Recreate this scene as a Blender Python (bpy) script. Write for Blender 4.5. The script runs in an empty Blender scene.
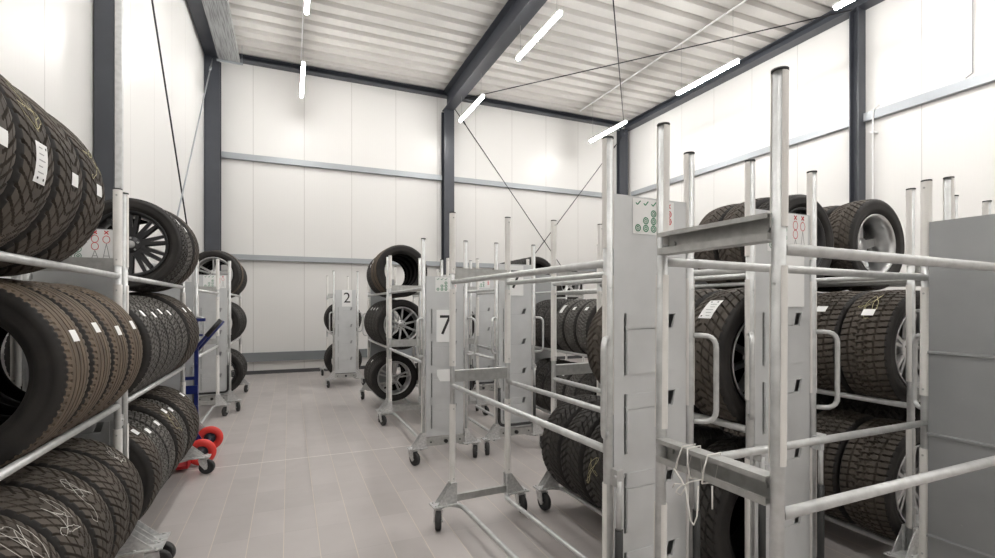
import bpy, bmesh, math, random
from mathutils import Vector, Matrix
random.seed(7)
PI = math.pi
S = bpy.context.scene
COL = S.collection
H = 1.45

# ------------------------------------------------------------------ materials
def mat(name, base, rough=0.5, metal=0.0, noise=None, bump=None, coat=0.0, spec=0.5):
    m = bpy.data.materials.new(name); m.use_nodes = True
    nt = m.node_tree; b = nt.nodes['Principled BSDF']
    b.inputs['Base Color'].default_value = (*base, 1)
    b.inputs['Roughness'].default_value = rough
    b.inputs['Metallic'].default_value = metal
    b.inputs['Coat Weight'].default_value = coat
    b.inputs['Specular IOR Level'].default_value = spec
    tc = nt.nodes.new('ShaderNodeTexCoord')
    if noise:
        sc, c2, lo, hi = noise[:4]
        n = nt.nodes.new('ShaderNodeTexNoise'); n.inputs['Scale'].default_value = sc
        n.inputs['Detail'].default_value = 5
        r = nt.nodes.new('ShaderNodeValToRGB')
        r.color_ramp.elements[0].position = lo; r.color_ramp.elements[1].position = hi
        r.color_ramp.elements[0].color = (*base, 1); r.color_ramp.elements[1].color = (*c2, 1)
        if len(noise) > 4:
            mp = nt.nodes.new('ShaderNodeMapping'); mp.inputs['Scale'].default_value = noise[4]
            nt.links.new(tc.outputs['Object'], mp.inputs[0]); nt.links.new(mp.outputs[0], n.inputs[0])
        else:
            nt.links.new(tc.outputs['Object'], n.inputs[0])
        nt.links.new(n.outputs['Fac'], r.inputs[0]); nt.links.new(r.outputs[0], b.inputs['Base Color'])
    if bump:
        n = nt.nodes.new('ShaderNodeTexNoise'); n.inputs['Scale'].default_value = bump[0]
        n.inputs['Detail'].default_value = 4
        bp = nt.nodes.new('ShaderNodeBump'); bp.inputs['Strength'].default_value = bump[1]
        bp.inputs['Distance'].default_value = 0.002
        nt.links.new(tc.outputs['Object'], n.inputs[0]); nt.links.new(n.outputs['Fac'], bp.inputs['Height'])
        nt.links.new(bp.outputs[0], b.inputs['Normal'])
    return m

M = {}
M['tread'] = mat('tread_rubber', (.10, .084, .070), .8, noise=(5, (.066, .057, .049), .35, .7), bump=(90, .15), spec=.3)
M['tread_grey'] = mat('tread_rubber_grey', (.125, .118, .108), .72, noise=(7, (.075, .07, .065), .35, .7), bump=(90, .15), spec=.3)
M['tread_dark'] = mat('tread_rubber_dark', (.05, .045, .041), .68, noise=(5, (.032, .03, .028), .35, .7), bump=(90, .15), spec=.3)
M['tread_wear'] = mat('tread_rubber_worn', (.16, .12, .085), .75, noise=(9, (.07, .056, .045), .3, .7, (1, 6, 1)), bump=(90, .15), spec=.3)
M['side'] = mat('sidewall_rubber', (.022, .020, .019), .6, noise=(11, (.034, .030, .027), .45, .75), bump=(120, .15), spec=.35)
M['liner'] = mat('inner_liner', (.008, .008, .008), .7, spec=.2)
M['galv'] = mat('galvanised_steel', (.44, .44, .425), .42, .55, noise=(30, (.54, .54, .525), .35, .65))
M['tube'] = mat('galvanised_tube', (.62, .625, .62), .42, .5, noise=(24, (.53, .535, .53), .4, .65))
M['sheet'] = mat('sheet_steel', (.60, .61, .612), .42, .25, noise=(7, (.66, .67, .675), .3, .7))
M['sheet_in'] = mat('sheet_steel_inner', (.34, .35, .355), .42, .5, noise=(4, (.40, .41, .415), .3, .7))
M['zinc'] = mat('zinc_plate', (.70, .70, .69), .38, .45, noise=(60, (.56, .56, .555), .4, .6))
M['sleeve'] = mat('white_plastic_sleeve', (.80, .78, .75), .45, noise=(9, (.72, .70, .66), .5, .85))
M['cap'] = mat('dark_cap', (.05, .05, .05), .6)
M['black'] = mat('black_plastic', (.02, .02, .02), .45)
M['wheelrub'] = mat('caster_rubber', (.03, .03, .03), .6)
M['paper'] = mat('paper', (.85, .85, .84), .7)
M['paper_warm'] = mat('paper_warm', (.78, .75, .68), .7)
M['ink'] = mat('ink', (.02, .02, .02), .7)
M['grey_ink'] = mat('grey_ink', (.35, .35, .35), .7)
M['green_ink'] = mat('green_ink', (.0, .20, .085), .7)
M['red_ink'] = mat('red_ink', (.62, .02, .03), .7)
M['alloy'] = mat('alloy', (.62, .62, .62), .3, .85)
M['alloy_dark'] = mat('alloy_dark', (.05, .05, .052), .3, .6)
M['hub'] = mat('hub_grey', (.45, .45, .45), .4, .6)
M['chalk_y'] = mat('chalk_yellow', (.42, .38, .22), .9)
M['chalk_w'] = mat('chalk_white', (.50, .48, .44), .9)
M['steel'] = mat('painted_steel', (.045, .049, .060), .38, 0, noise=(3, (.055, .06, .072), .3, .7))
M['girt'] = mat('grey_girt', (.36, .38, .40), .4, .4)
M['girt_dark'] = mat('grey_girt_dark', (.20, .215, .225), .45, .2)
M['deck'] = mat('roof_deck', (.60, .58, .55), .5, 0, noise=(2, (.56, .545, .52), .3, .7))
M['rod'] = mat('black_rod', (.03, .03, .034), .4, .5)
M['tray'] = mat('perforated_tray', (.42, .43, .43), .45, .6, noise=(70, (.25, .25, .25), .45, .6, (1, .03, 1)))
M['blue'] = mat('blue_paint', (.012, .022, .14), .3, 0, coat=.4)
M['red'] = mat('red_rubber', (.72, .045, .035), .45)
M['redp'] = mat('red_paint', (.50, .02, .025), .35)
M['string'] = mat('white_string', (.8, .78, .74), .9)
M['base'] = mat('dark_skirting', (.075, .075, .078), .6)
M['conduit'] = mat('white_conduit', (.8, .8, .8), .4)
M['led'] = bpy.data.materials.new('led_tube'); M['led'].use_nodes = True
_b = M['led'].node_tree.nodes['Principled BSDF']
_b.inputs['Base Color'].default_value = (1, 1, 1, 1)
_b.inputs['Emission Color'].default_value = (1, .985, .96, 1)
_b.inputs['Emission Strength'].default_value = 61

# wall panels: fine ribs + a joint each metre, as a bump and a thin real seam colour
def wall_mat(name, axis, off):
    m = bpy.data.materials.new(name); m.use_nodes = True
    nt = m.node_tree; b = nt.nodes['Principled BSDF']; N = nt.nodes.new; L = nt.links.new
    b.inputs['Roughness'].default_value = .34
    tc = N('ShaderNodeTexCoord'); sp = N('ShaderNodeSeparateXYZ'); L(tc.outputs['Object'], sp.inputs[0])
    def mth(op, a, v=None):
        n = N('ShaderNodeMath'); n.operation = op
        if hasattr(a, 'links'): L(a, n.inputs[0])
        else: n.inputs[0].default_value = a
        if v is not None:
            if hasattr(v, 'links'): L(v, n.inputs[1])
            else: n.inputs[1].default_value = v
        return n.outputs[0]
    x = mth('ADD', sp.outputs[axis], 100 - off)
    fr = mth('FRACT', x)
    d = mth('ABSOLUTE', mth('SUBTRACT', fr, .5))          # .5 at the joint
    seam = mth('GREATER_THAN', d, .4945)
    fr2 = mth('FRACT', mth('MULTIPLY', x, 20))
    rib = mth('GREATER_THAN', mth('ABSOLUTE', mth('SUBTRACT', fr2, .5)), .42)
    mx = N('ShaderNodeMix'); mx.data_type = 'RGBA'; L(seam, mx.inputs[0])
    nz = N('ShaderNodeTexNoise'); nz.inputs['Scale'].default_value = .6; L(tc.outputs['Object'], nz.inputs[0])
    rp = N('ShaderNodeValToRGB'); L(nz.outputs['Fac'], rp.inputs[0])
    rp.color_ramp.elements[0].color = (.69, .678, .658, 1); rp.color_ramp.elements[1].color = (.72, .708, .688, 1)
    L(rp.outputs[0], mx.inputs[6]); mx.inputs[7].default_value = (.50, .48, .46, 1)
    L(mx.outputs[2], b.inputs['Base Color'])
    hgt = mth('ADD', mth('MULTIPLY', seam, -3.0), mth('MULTIPLY', rib, -.35))
    bp = N('ShaderNodeBump'); bp.inputs['Strength'].default_value = .5; bp.inputs['Distance'].default_value = .002
    L(hgt, bp.inputs['Height']); L(bp.outputs[0], b.inputs['Normal'])
    return m
M['wallX'] = wall_mat('wall_panels_x', 0, .305)
M['wallY'] = wall_mat('wall_panels_y', 1, .35)

def floor_mat():
    m = bpy.data.materials.new('floor_tiles'); m.use_nodes = True
    nt = m.node_tree; b = nt.nodes['Principled BSDF']; N = nt.nodes.new; L = nt.links.new
    b.inputs['Roughness'].default_value = .33
    tc = N('ShaderNodeTexCoord'); sp = N('ShaderNodeSeparateXYZ'); L(tc.outputs['Object'], sp.inputs[0])
    def mth(op, a, v=None):
        n = N('ShaderNodeMath'); n.operation = op
        if hasattr(a, 'links'): L(a, n.inputs[0])
        else: n.inputs[0].default_value = a
        if v is not None:
            if hasattr(v, 'links'): L(v, n.inputs[1])
            else: n.inputs[1].default_value = v
        return n.outputs[0]
    def joint(coord, pitch, off, w):
        t = mth('MULTIPLY', mth('ADD', coord, 100 * pitch - off), 1 / pitch)
        d = mth('ABSOLUTE', mth('SUBTRACT', mth('FRACT', t), .5))
        return mth('GREATER_THAN', d, .5 - w / pitch / 2), mth('FLOOR', t)
    jx, ix = joint(sp.outputs[0], .2, -.03, .0045)
    jy, iy = joint(sp.outputs[1], .4, .2, .003)
    big = mth('LESS_THAN', mth('ABSOLUTE', mth('SUBTRACT', sp.outputs[1], 5.0)), .006)
    cell = N('ShaderNodeCombineXYZ'); L(ix, cell.inputs[0]); L(iy, cell.inputs[1])
    wn = N('ShaderNodeTexWhiteNoise'); L(cell.outputs[0], wn.inputs[0])
    nz = N('ShaderNodeTexNoise'); nz.inputs['Scale'].default_value = 2.2; nz.inputs['Detail'].default_value = 6
    L(tc.outputs['Object'], nz.inputs[0])
    mixv = mth('ADD', mth('MULTIPLY', wn.outputs['Value'], .35), mth('MULTIPLY', nz.outputs['Fac'], .65))
    rp = N('ShaderNodeValToRGB'); L(mixv, rp.inputs[0])
    rp.color_ramp.elements[0].position = .25; rp.color_ramp.elements[1].position = .75
    rp.color_ramp.elements[0].color = (.41, .378, .364, 1); rp.color_ramp.elements[1].color = (.49, .452, .437, 1)
    def mix(f, a, c):
        x = N('ShaderNodeMix'); x.data_type = 'RGBA'; L(f, x.inputs[0]); L(a, x.inputs[6]); x.inputs[7].default_value = c
        return x.outputs[2]
    c = mix(mth('MULTIPLY', jy, .35), rp.outputs[0], (.27, .25, .24, 1))
    c = mix(mth('MULTIPLY', jx, .75), c, (.66, .58, .48, 1))
    c = mix(big, c, (.78, .75, .70, 1))
    L(c, b.inputs['Base Color'])
    n2 = N('ShaderNodeTexNoise'); n2.inputs['Scale'].default_value = 9; L(tc.outputs['Object'], n2.inputs[0])
    r2 = N('ShaderNodeMapRange'); L(n2.outputs['Fac'], r2.inputs[0])
    r2.inputs[3].default_value = .26; r2.inputs[4].default_value = .42; L(r2.outputs[0], b.inputs['Roughness'])
    bp = N('ShaderNodeBump'); bp.inputs['Strength'].default_value = .4; bp.inputs['Distance'].default_value = .002
    L(mth('MULTIPLY', mth('MAXIMUM', jx, jy), -1.0), bp.inputs['Height']); L(bp.outputs[0], b.inputs['Normal'])
    return m
M['floor'] = floor_mat()

# ------------------------------------------------------------------ mesh helpers
def box(bm, lo, hi, mi=0):
    v = [bm.verts.new((x, y, z)) for z in (lo[2], hi[2]) for y in (lo[1], hi[1]) for x in (lo[0], hi[0])]
    for q in ((0, 2, 3, 1), (4, 5, 7, 6), (0, 1, 5, 4), (1, 3, 7, 5), (3, 2, 6, 7), (2, 0, 4, 6)):
        f = bm.faces.new([v[i] for i in q]); f.material_index = mi

def poly_prism(bm, pts, d, mi=0):
    """pts: 3D polygon, d: extrusion vector"""
    d = Vector(d); a = [bm.verts.new(p) for p in pts]; b = [bm.verts.new(Vector(p) + d) for p in pts]
    n = len(pts); fs = [bm.faces.new(a[::-1]), bm.faces.new(b)]
    for i in range(n): fs.append(bm.faces.new((a[i], a[(i + 1) % n], b[(i + 1) % n], b[i])))
    for f in fs: f.material_index = mi

def tube(bm, pts, r, seg=12, mi=0, cap=True):
    pts = [Vector(p) for p in pts]; rings = []
    t0 = (pts[1] - pts[0]).normalized()
    up = Vector((0, 0, 1)) if abs(t0.z) < .9 else Vector((1, 0, 0))
    n = t0.cross(up).normalized()
    for i, p in enumerate(pts):
        if i == 0: t = t0
        elif i == len(pts) - 1: t = (pts[i] - pts[i - 1]).normalized()
        else: t = ((pts[i] - pts[i - 1]).normalized() + (pts[i + 1] - pts[i]).normalized()).normalized()
        n = (n - t * n.dot(t)).normalized(); b = t.cross(n)
        k = 1
        if 0 < i < len(pts) - 1:
            c = (pts[i] - pts[i - 1]).normalized().dot(t); k = 1 / max(c, .5)
        rings.append([bm.verts.new(p + (n * math.cos(a) + b * math.sin(a)) * r) for a in [2 * PI * j / seg for j in range(seg)]])
    for i in range(len(rings) - 1):
        for j in range(seg):
            f = bm.faces.new((rings[i][j], rings[i][(j + 1) % seg], rings[i + 1][(j + 1) % seg], rings[i + 1][j]))
            f.material_index = mi; f.smooth = True
    if cap:
        for rg, s in ((rings[0], -1), (rings[-1], 1)):
            f = bm.faces.new(rg[::s]); f.material_index = mi

def bend(p0, p1, p2, rad, n=5):
    """points rounding the corner p1"""
    p0, p1, p2 = Vector(p0), Vector(p1), Vector(p2)
    a = p1 + (p0 - p1).normalized() * rad; c = p1 + (p2 - p1).normalized() * rad
    return [(a * (1 - t) ** 2 + p1 * 2 * t * (1 - t) + c * t * t) for t in [i / n for i in range(n + 1)]]

def lathe(bm, prof, seg, mi=0, closed=False, smooth=True, mis=None, flat=None):
    """prof: list of (radius, y) turned about the Y axis"""
    n = len(prof); rings = []
    for r, y in prof:
        rings.append([bm.verts.new((r * math.sin(2 * PI * j / seg), y, r * math.cos(2 * PI * j / seg))) for j in range(seg)])
    for i in range(n if closed else n - 1):
        k = (i + 1) % n
        for j in range(seg):
            f = bm.faces.new((rings[i][j], rings[i][(j + 1) % seg], rings[k][(j + 1) % seg], rings[k][j]))
            f.material_index = mis[i] if mis else mi; f.smooth = smooth
    return rings

def fin(name, bm, mats):
    bmesh.ops.recalc_face_normals(bm, faces=bm.faces[:])
    me = bpy.data.meshes.new(name); bm.to_mesh(me); bm.free()
    for m in (mats if isinstance(mats, (list, tuple)) else [mats]): me.materials.append(m)
    return me

CACHE = {}
def cached(key, fn):
    if key not in CACHE: CACHE[key] = fn()
    return CACHE[key]

def link(name, me, parent=None, loc=(0, 0, 0), rot=(0, 0, 0)):
    o = bpy.data.objects.new(name, me); COL.objects.link(o)
    o.location = loc; o.rotation_euler = rot
    if parent: o.parent = parent
    return o
def tag(o, label, cat, group=None):
    o['label'] = label; o['category'] = cat
    if group: o['group'] = group
    return o
def empty(name, loc=(0, 0, 0), rz=0):
    o = bpy.data.objects.new(name, None); COL.objects.link(o); o.location = loc; o.rotation_euler = (0, 0, rz)
    o.empty_display_size = .1
    return o
def struct(name, bm, m, label=None):
    o = link(name, fin(name, bm, m)); o['kind'] = 'structure'
    if label: o['label'] = label
    return o

# ------------------------------------------------------------------ the hall
XL, XR, YB, YF, ZC = -1.56, 8.97, 11.47, -5.0, 6.62
def slab(name, lo, hi, m, label=None):
    bm = bmesh.new(); box(bm, lo, hi); return struct(name, bm, m, label)
slab('floor', (XL - .2, YF - .2, -.2), (XR + .2, YB + .2, 0), M['floor'])
slab('wall_left', (XL - .15, YF, 0), (XL, YB, ZC + .3), M['wallY'])
slab('wall_right', (XR, YF, 0), (XR + .15, YB, ZC + .3), M['wallY'])
slab('wall_back', (XL - .15, YB, 0), (XR + .15, YB + .15, ZC + .3), M['wallX'])
slab('wall_front', (XL - .15, YF - .15, 0), (XR + .15, YF, ZC + .3), M['wallX'])
# corrugated roof deck, ribs running across the hall
bm = bmesh.new(); P = .36; y = YF - .15; prof = []
while y < YB + .15:
    prof += [(y, ZC), (y + .21, ZC), (y + .235, ZC + .085), (y + .335, ZC + .085)]; y += P
prev = None
for yy, zz in prof:
    cur = [bm.verts.new((xx, yy, zz + dz)) for dz in (0, .012) for xx in (XL - .15, XR + .15)]
    if prev:
        bm.faces.new((prev[0], prev[1], cur[1], cur[0])); bm.faces.new((prev[2], cur[2], cur[3], prev[3]))
        bm.faces.new((prev[0], cur[0], cur[2], prev[2])); bm.faces.new((prev[1], prev[3], cur[3], cur[1]))
    prev = cur
struct('ceiling', bm, M['deck'])

def ibeam_y(name, x0, x1, z0, z1, y0, y1, label):
    bm = bmesh.new(); xm = (x0 + x1) / 2
    box(bm, (x0, y0, z0), (x1, y1, z0 + .018)); box(bm, (x0, y0, z1 - .018), (x1, y1, z1))
    box(bm, (xm - .006, y0, z0 + .018), (xm + .006, y1, z1 - .018))
    return struct(name, bm, M['steel'], label)
ibeam_y('steel_beam', 3.41, 3.66, 6.15, 6.615, YF, 11.40, 'dark steel roof beam running down the middle of the hall')
ibeam_y('steel_beam', XL + .01, XL + .25, 6.44, 6.61, YF, 11.40, 'dark steel beam along the top of the left wall')
ibeam_y('steel_beam', XR - .25, XR - .01, 6.44, 6.61, YF, 11.40, 'dark steel beam along the top of the right wall')
bm = bmesh.new(); box(bm, (XL + .27, 11.28, 6.50), (XR - .27, 11.46, 6.515)); box(bm, (XL + .27, 11.42, 6.515), (XR - .27, 11.46, 6.61))
box(bm, (XL + .27, 11.28, 6.595), (XR - .27, 11.42, 6.61))
struct('steel_beam', bm, M['steel'], 'dark steel edge beam along the top of the back wall')

def column(x0, x1, y0, y1, z1, label, alongx=True):
    bm = bmesh.new(); t = .016
    if alongx:      # flanges face +-Y
        box(bm, (x0, y0, 0), (x1, y0 + t, z1)); box(bm, (x0, y1 - t, 0), (x1, y1, z1))
        xm = (x0 + x1) / 2; box(bm, (xm - .005, y0 + t, 0), (xm + .005, y1 - t, z1))
    else:
        box(bm, (x0, y0, 0), (x0 + t, y1, z1)); box(bm, (x1 - t, y0, 0), (x1, y1, z1))
        ym = (y0 + y1) / 2; box(bm, (x0 + t, ym - .005, 0), (x1 - t, ym + .005, z1))
    return struct('steel_column', bm, M['steel'], label)
column(XL + .01, XL + .15, 5.24, 5.44, 6.44, 'dark steel column on the left wall behind the nearest tyres')
column(XL + .01, XL + .28, 11.20, 11.45, 6.44, 'dark steel column in the far left corner')
column(3.41, 3.66, 11.22, 11.46, 6.15, 'dark steel column in the middle of the back wall')
column(8.58, 8.86, 11.30, 11.45, 6.44, 'dark steel column in the far right corner')
column(XR - .20, XR - .01, 5.14, 5.29, 6.44, 'dark steel column on the right wall')
column(XL + .01, XL + .26, -1.1, -.9, 6.44, 'dark steel column on the left wall')
column(XR - .28, XR - .01, -1.1, -.86, 6.44, 'dark steel column on the right wall')

def girt_x(x0, x1, z0, z1, m, label):
    bm = bmesh.new(); box(bm, (x0, YB - .09, z0), (x1, YB - .085, z1)); box(bm, (x0, YB - .085, z1 - .005), (x1, YB - .002, z1))
    box(bm, (x0, YB - .085, z0), (x1, YB - .002, z0 + .005)); return struct('wall_girt', bm, m, label)
for x0, x1, s in ((XL + .29, 3.40, 'left'), (3.67, XR - .29, 'right')):
    girt_x(x0, x1, 4.48, 4.60, M['girt'], f'upper grey girt on the {s} half of the back wall')
    girt_x(x0, x1, 2.40, 2.51, M['girt'], f'middle grey girt on the {s} half of the back wall')
    girt_x(x0, x1, .27, .46, M['girt_dark'], f'low grey girt on the {s} half of the back wall')
def girt_y(y0, y1, z0, z1, label):
    bm = bmesh.new(); box(bm, (XR - .09, y0, z0), (XR - .085, y1, z1)); box(bm, (XR - .085, y0, z1 - .005), (XR - .002, y1, z1))
    box(bm, (XR - .085, y0, z0), (XR - .002, y1, z0 + .005)); return struct('wall_girt', bm, M['girt'], label)
girt_y(5.35, 11.19, 4.54, 4.66, 'grey girt on the far part of the right wall')
girt_y(-.85, 5.13, 4.54, 4.68, 'grey girt on the near part of the right wall')
slab('baseboard_back', (XL, YB - .02, 0), (XR, YB - .001, .075), M['base'])
slab('baseboard_left', (XL + .001, YF, 0), (XL + .02, YB, .075), M['base'])
slab('baseboard_right', (XR - .02, YF, 0), (XR - .001, YB, .075), M['base'])

# galvanised tray under the left roof edge and its bracket
bm = bmesh.new()
box(bm, (XL + .29, YF, 6.27), (XL + .66, 11.0, 6.275)); box(bm, (XL + .29, YF, 6.275), (XL + .294, 11.0, 6.37)); box(bm, (XL + .656, YF, 6.275), (XL + .66, 11.0, 6.37))
t = empty('cable_tray', (0, 0, 0)); tag(t, 'perforated galvanised cable tray under the roof along the left wall', 'cable tray')
link('tray_channel', fin('tray', bm, M['tray']), t)
for yy in (10.9, 8.0, 5.0):
    bm = bmesh.new(); box(bm, (XL + .26, yy, 6.235), (XL + .72, yy + .04, 6.265)); tube(bm, [(XL + .70, yy + .02, 6.265), (XL + .70, yy + .02, 6.62)], .006, 6)
    link('bracket', fin('tray_bracket', bm, M['girt']), t)
# vertical silver-grey strip set beside the left column
bm = bmesh.new(); box(bm, (XL + .155, 5.25, 0.0), (XL + .205, 5.30, 6.22)); 
tag(link('silver_strip', fin('silver_strip', bm, M['tube'])), 'slim silver strip running up beside the left wall column', 'pipe')
# conduit on the right wall
bm = bmesh.new(); tube(bm, [(XR - .10, 4.98, 0.0), (XR - .10, 4.98, 4.50)] + bend((XR - .1, 4.98, 4.5), (XR - .1, 4.98, 4.72), (XR - .1, 4.7, 4.72), .1)[1:] , .012, 8)
for zz in (1.4, 2.9, 4.3): box(bm, (XR - .12, 4.95, zz), (XR - .001, 5.01, zz + .03))
tag(link('conduit', fin('conduit', bm, M['conduit'])), 'thin white conduit pipe beside the right wall column', 'pipe')
bm = bmesh.new(); tube(bm, [(XR - .05, 3.72, 4.75), (XR - .05, 3.72, 6.40)], .010, 8)
tube(bm, [(XR - .05, 3.72, 4.75), (XR - .05, 3.80, 4.71)], .010, 8)
tag(link('conduit', fin('conduit2', bm, M['grey_ink'])), 'grey conduit dropping from the roof to the right wall girt', 'pipe')

def rod(p0, p1, label, cat='brace', m='rod', r=.011, grp=None):
    bm = bmesh.new(); tube(bm, [p0, p1], r, 8)
    a, b = Vector(p0), Vector(p1); d = (b - a).normalized(); L = (b - a).length
    tube(bm, [a + d * .35, a + d * .5], r * 1.8, 8)
    return tag(link('brace_rod', fin('brace_rod', bm, M[m])), label, cat, grp)
rod((XL + .12, 5.48, 6.25), (XL + .12, 11.15, .06), 'black brace rod falling towards the far corner of the left wall')
rod((XL + .16, 11.15, 6.35), (XL + .16, 5.48, .06), 'grey brace rod rising towards the far corner of the left wall', m='girt')
rod((3.66, 11.30, 6.27), (8.62, 11.30, .06), 'black brace rod falling from the middle column across the back wall')
rod((8.62, 11.26, 6.20), (3.66, 11.26, .06), 'black brace rod falling from the right corner across the back wall')
rod((3.70, 11.15, 6.37), (8.62, 5.15, 6.37), 'black roof brace rod from the middle column to the right wall column')
rod((8.62, 11.15, 6.34), (3.70, 5.15, 6.34), 'black roof brace rod ending in the far right corner')

# pendant tube lamps in three rows, hung under thin rails
def lamp_body():
    bm = bmesh.new(); box(bm, (-.028, 0, .0), (.028, 1.45, .03)); return fin('lamp_body', bm, M['conduit'])
def lamp_tube():
    bm = bmesh.new(); tube(bm, [(0, .02, -.026), (0, 1.43, -.026)], .031, 10); return fin('lamp_tube', bm, M['led'])
def lamp_wire():
    bm = bmesh.new(); tube(bm, [(0, 0, 0), (0, 0, .88)], .003, 6); return fin('lamp_wire', bm, M['grey_ink'])
rows = ((.23, 'left'), (3.57, 'middle'), (7.07, 'right'))
segs = (9.08, 6.05, 3.02, -.01, -3.04)
sn = ('farthest', 'second farthest', 'third from the back wall', 'fourth from the back wall', 'nearest the front wall')
for x, rn in rows:
    for y0, s in zip(segs, sn):
        t = empty('pendant_lamp', (x, y0, 5.66))
        tag(t, f'glowing white tube lamp hanging in the {rn} row, {s}', 'lamp', 'tube lamps under the roof')
        link('housing', cached('lb', lamp_body), t); link('light_tube', cached('lt', lamp_tube), t)
        for yy in (.12, 1.33): link('hanger_wire', cached('lw', lamp_wire), t, (0, yy, .03))
    if rn != 'middle':
        bm = bmesh.new(); box(bm, (x - .012, YF, 6.575), (x + .012, 11.0, 6.60))
        tag(link('lamp_rail', fin('lamp_rail', bm, M['conduit'])), f'thin white mounting rail under the roof above the {rn} lamp row', 'rail')

# ------------------------------------------------------------------ tyres
def smoothband(v, c, w): return abs(v - c) < w
def tread_fn(kind):
    def winter_v(u, s):
        a = abs(s)
        if smoothband(a, .30, .026) or smoothband(a, .66, .03): return 1
        ph = (u * 48 + 1.7 * a) % 1
        if a > .05 and ph < .2: return 1
        return 0
    def winter_z(u, s):
        zz = .07 * (1 if (u * 56) % 1 < .5 else -1)
        if smoothband(s, -.58, .045) or smoothband(s, .62, .045): return 1
        if smoothband(s + zz, -.18, .05) or smoothband(s - zz, .24, .05): return 1
        if (u * 56 + .55 * s + (.5 if s > .24 else 0)) % 1 < .2: return 1
        return 0
    def summer(u, s):
        a = abs(s)
        if smoothband(a, .17, .030) or smoothband(a, .52, .034): return 1
        if a > .76 and (u * 80 + (.5 if s > 0 else 0)) % 1 < .2: return .4
        return 0
    def block(u, s):
        if smoothband(s, -.62, .04) or smoothband(s, -.2, .04) or smoothband(s, .22, .04) or smoothband(s, .63, .04): return 1
        if (u * 60 + .9 * s + .3 * math.floor((s + 1) * 2.4)) % 1 < .22: return .9
        return 0
    return dict(winter_v=winter_v, winter_z=winter_z, summer=summer, block=block)[kind]

def tire_mesh(kind, R, Wd, bead, tm, hi=True):
    fn = tread_fn(kind); seg = 480 if hi else 168; ns = 54 if hi else 20
    bm = bmesh.new(); hw = Wd / 2; tw = hw * .86; dep = .0125
    # outline from inside bead to the other inside bead
    sideL = [(bead + .0, -hw * .74), (bead + .004, -hw * .80), (bead + .014, -hw * .82), (bead + .016, -hw * .86), (bead + (R - bead) * .28, -hw * .97), (bead + (R - bead) * .33, -hw * .985),
             (bead + (R - bead) * .5, -hw * 1.0), (bead + (R - bead) * .62, -hw * .985), (bead + (R - bead) * .64, -hw * .995), (bead + (R - bead) * .80, -hw * .955), (R - .020, -hw * .925), (R - .013, -hw * .90)]
    tread = [(s, s * tw) for s in [-1 + 2 * i / ns for i in range(ns + 1)]]
    rings = []; kinds = []
    for r, yy in sideL: rings.append([(r, yy)] * seg); kinds.append('s')
    for s, yy in tread:
        base = R - .0085 * abs(s) ** 2.6
        rings.append([(base - dep * fn(j / seg, s), yy) for j in range(seg)]); kinds.append('t')
    for r, yy in reversed(sideL): rings.append([(r, -yy)] * seg); kinds.append('s')
    inner = [(bead, hw * .6), (bead + .03, hw * .82), (R - .05, hw * .86), (R - .028, hw * .6), (R - .026, 0), (R - .028, -hw * .6), (R - .05, -hw * .86), (bead + .03, -hw * .82), (bead, -hw * .6)]
    for r, yy in inner: rings.append([(r, yy)] * seg); kinds.append('i')
    V = [[bm.verts.new((rg[j][0] * math.sin(2 * PI * j / seg), rg[j][1], rg[j][0] * math.cos(2 * PI * j / seg))) for j in range(seg)] for rg in rings]
    n = len(V)
    for i in range(n):
        k = (i + 1) % n
        mi = 0 if (kinds[i] == 't' and kinds[k] == 't') else (2 if 'i' in (kinds[i], kinds[k]) else 1)
        for j in range(seg):
            f = bm.faces.new((V[i][j], V[i][(j + 1) % seg], V[k][(j + 1) % seg], V[k][j])); f.material_index = mi; f.smooth = mi != 0
    me = bpy.data.meshes.new('tire'); bm.to_mesh(me); bm.free()
    for m in (M[tm], M['side'], M['liner']): me.materials.append(m)
    me.flip_normals() if False else None
    return me

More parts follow.
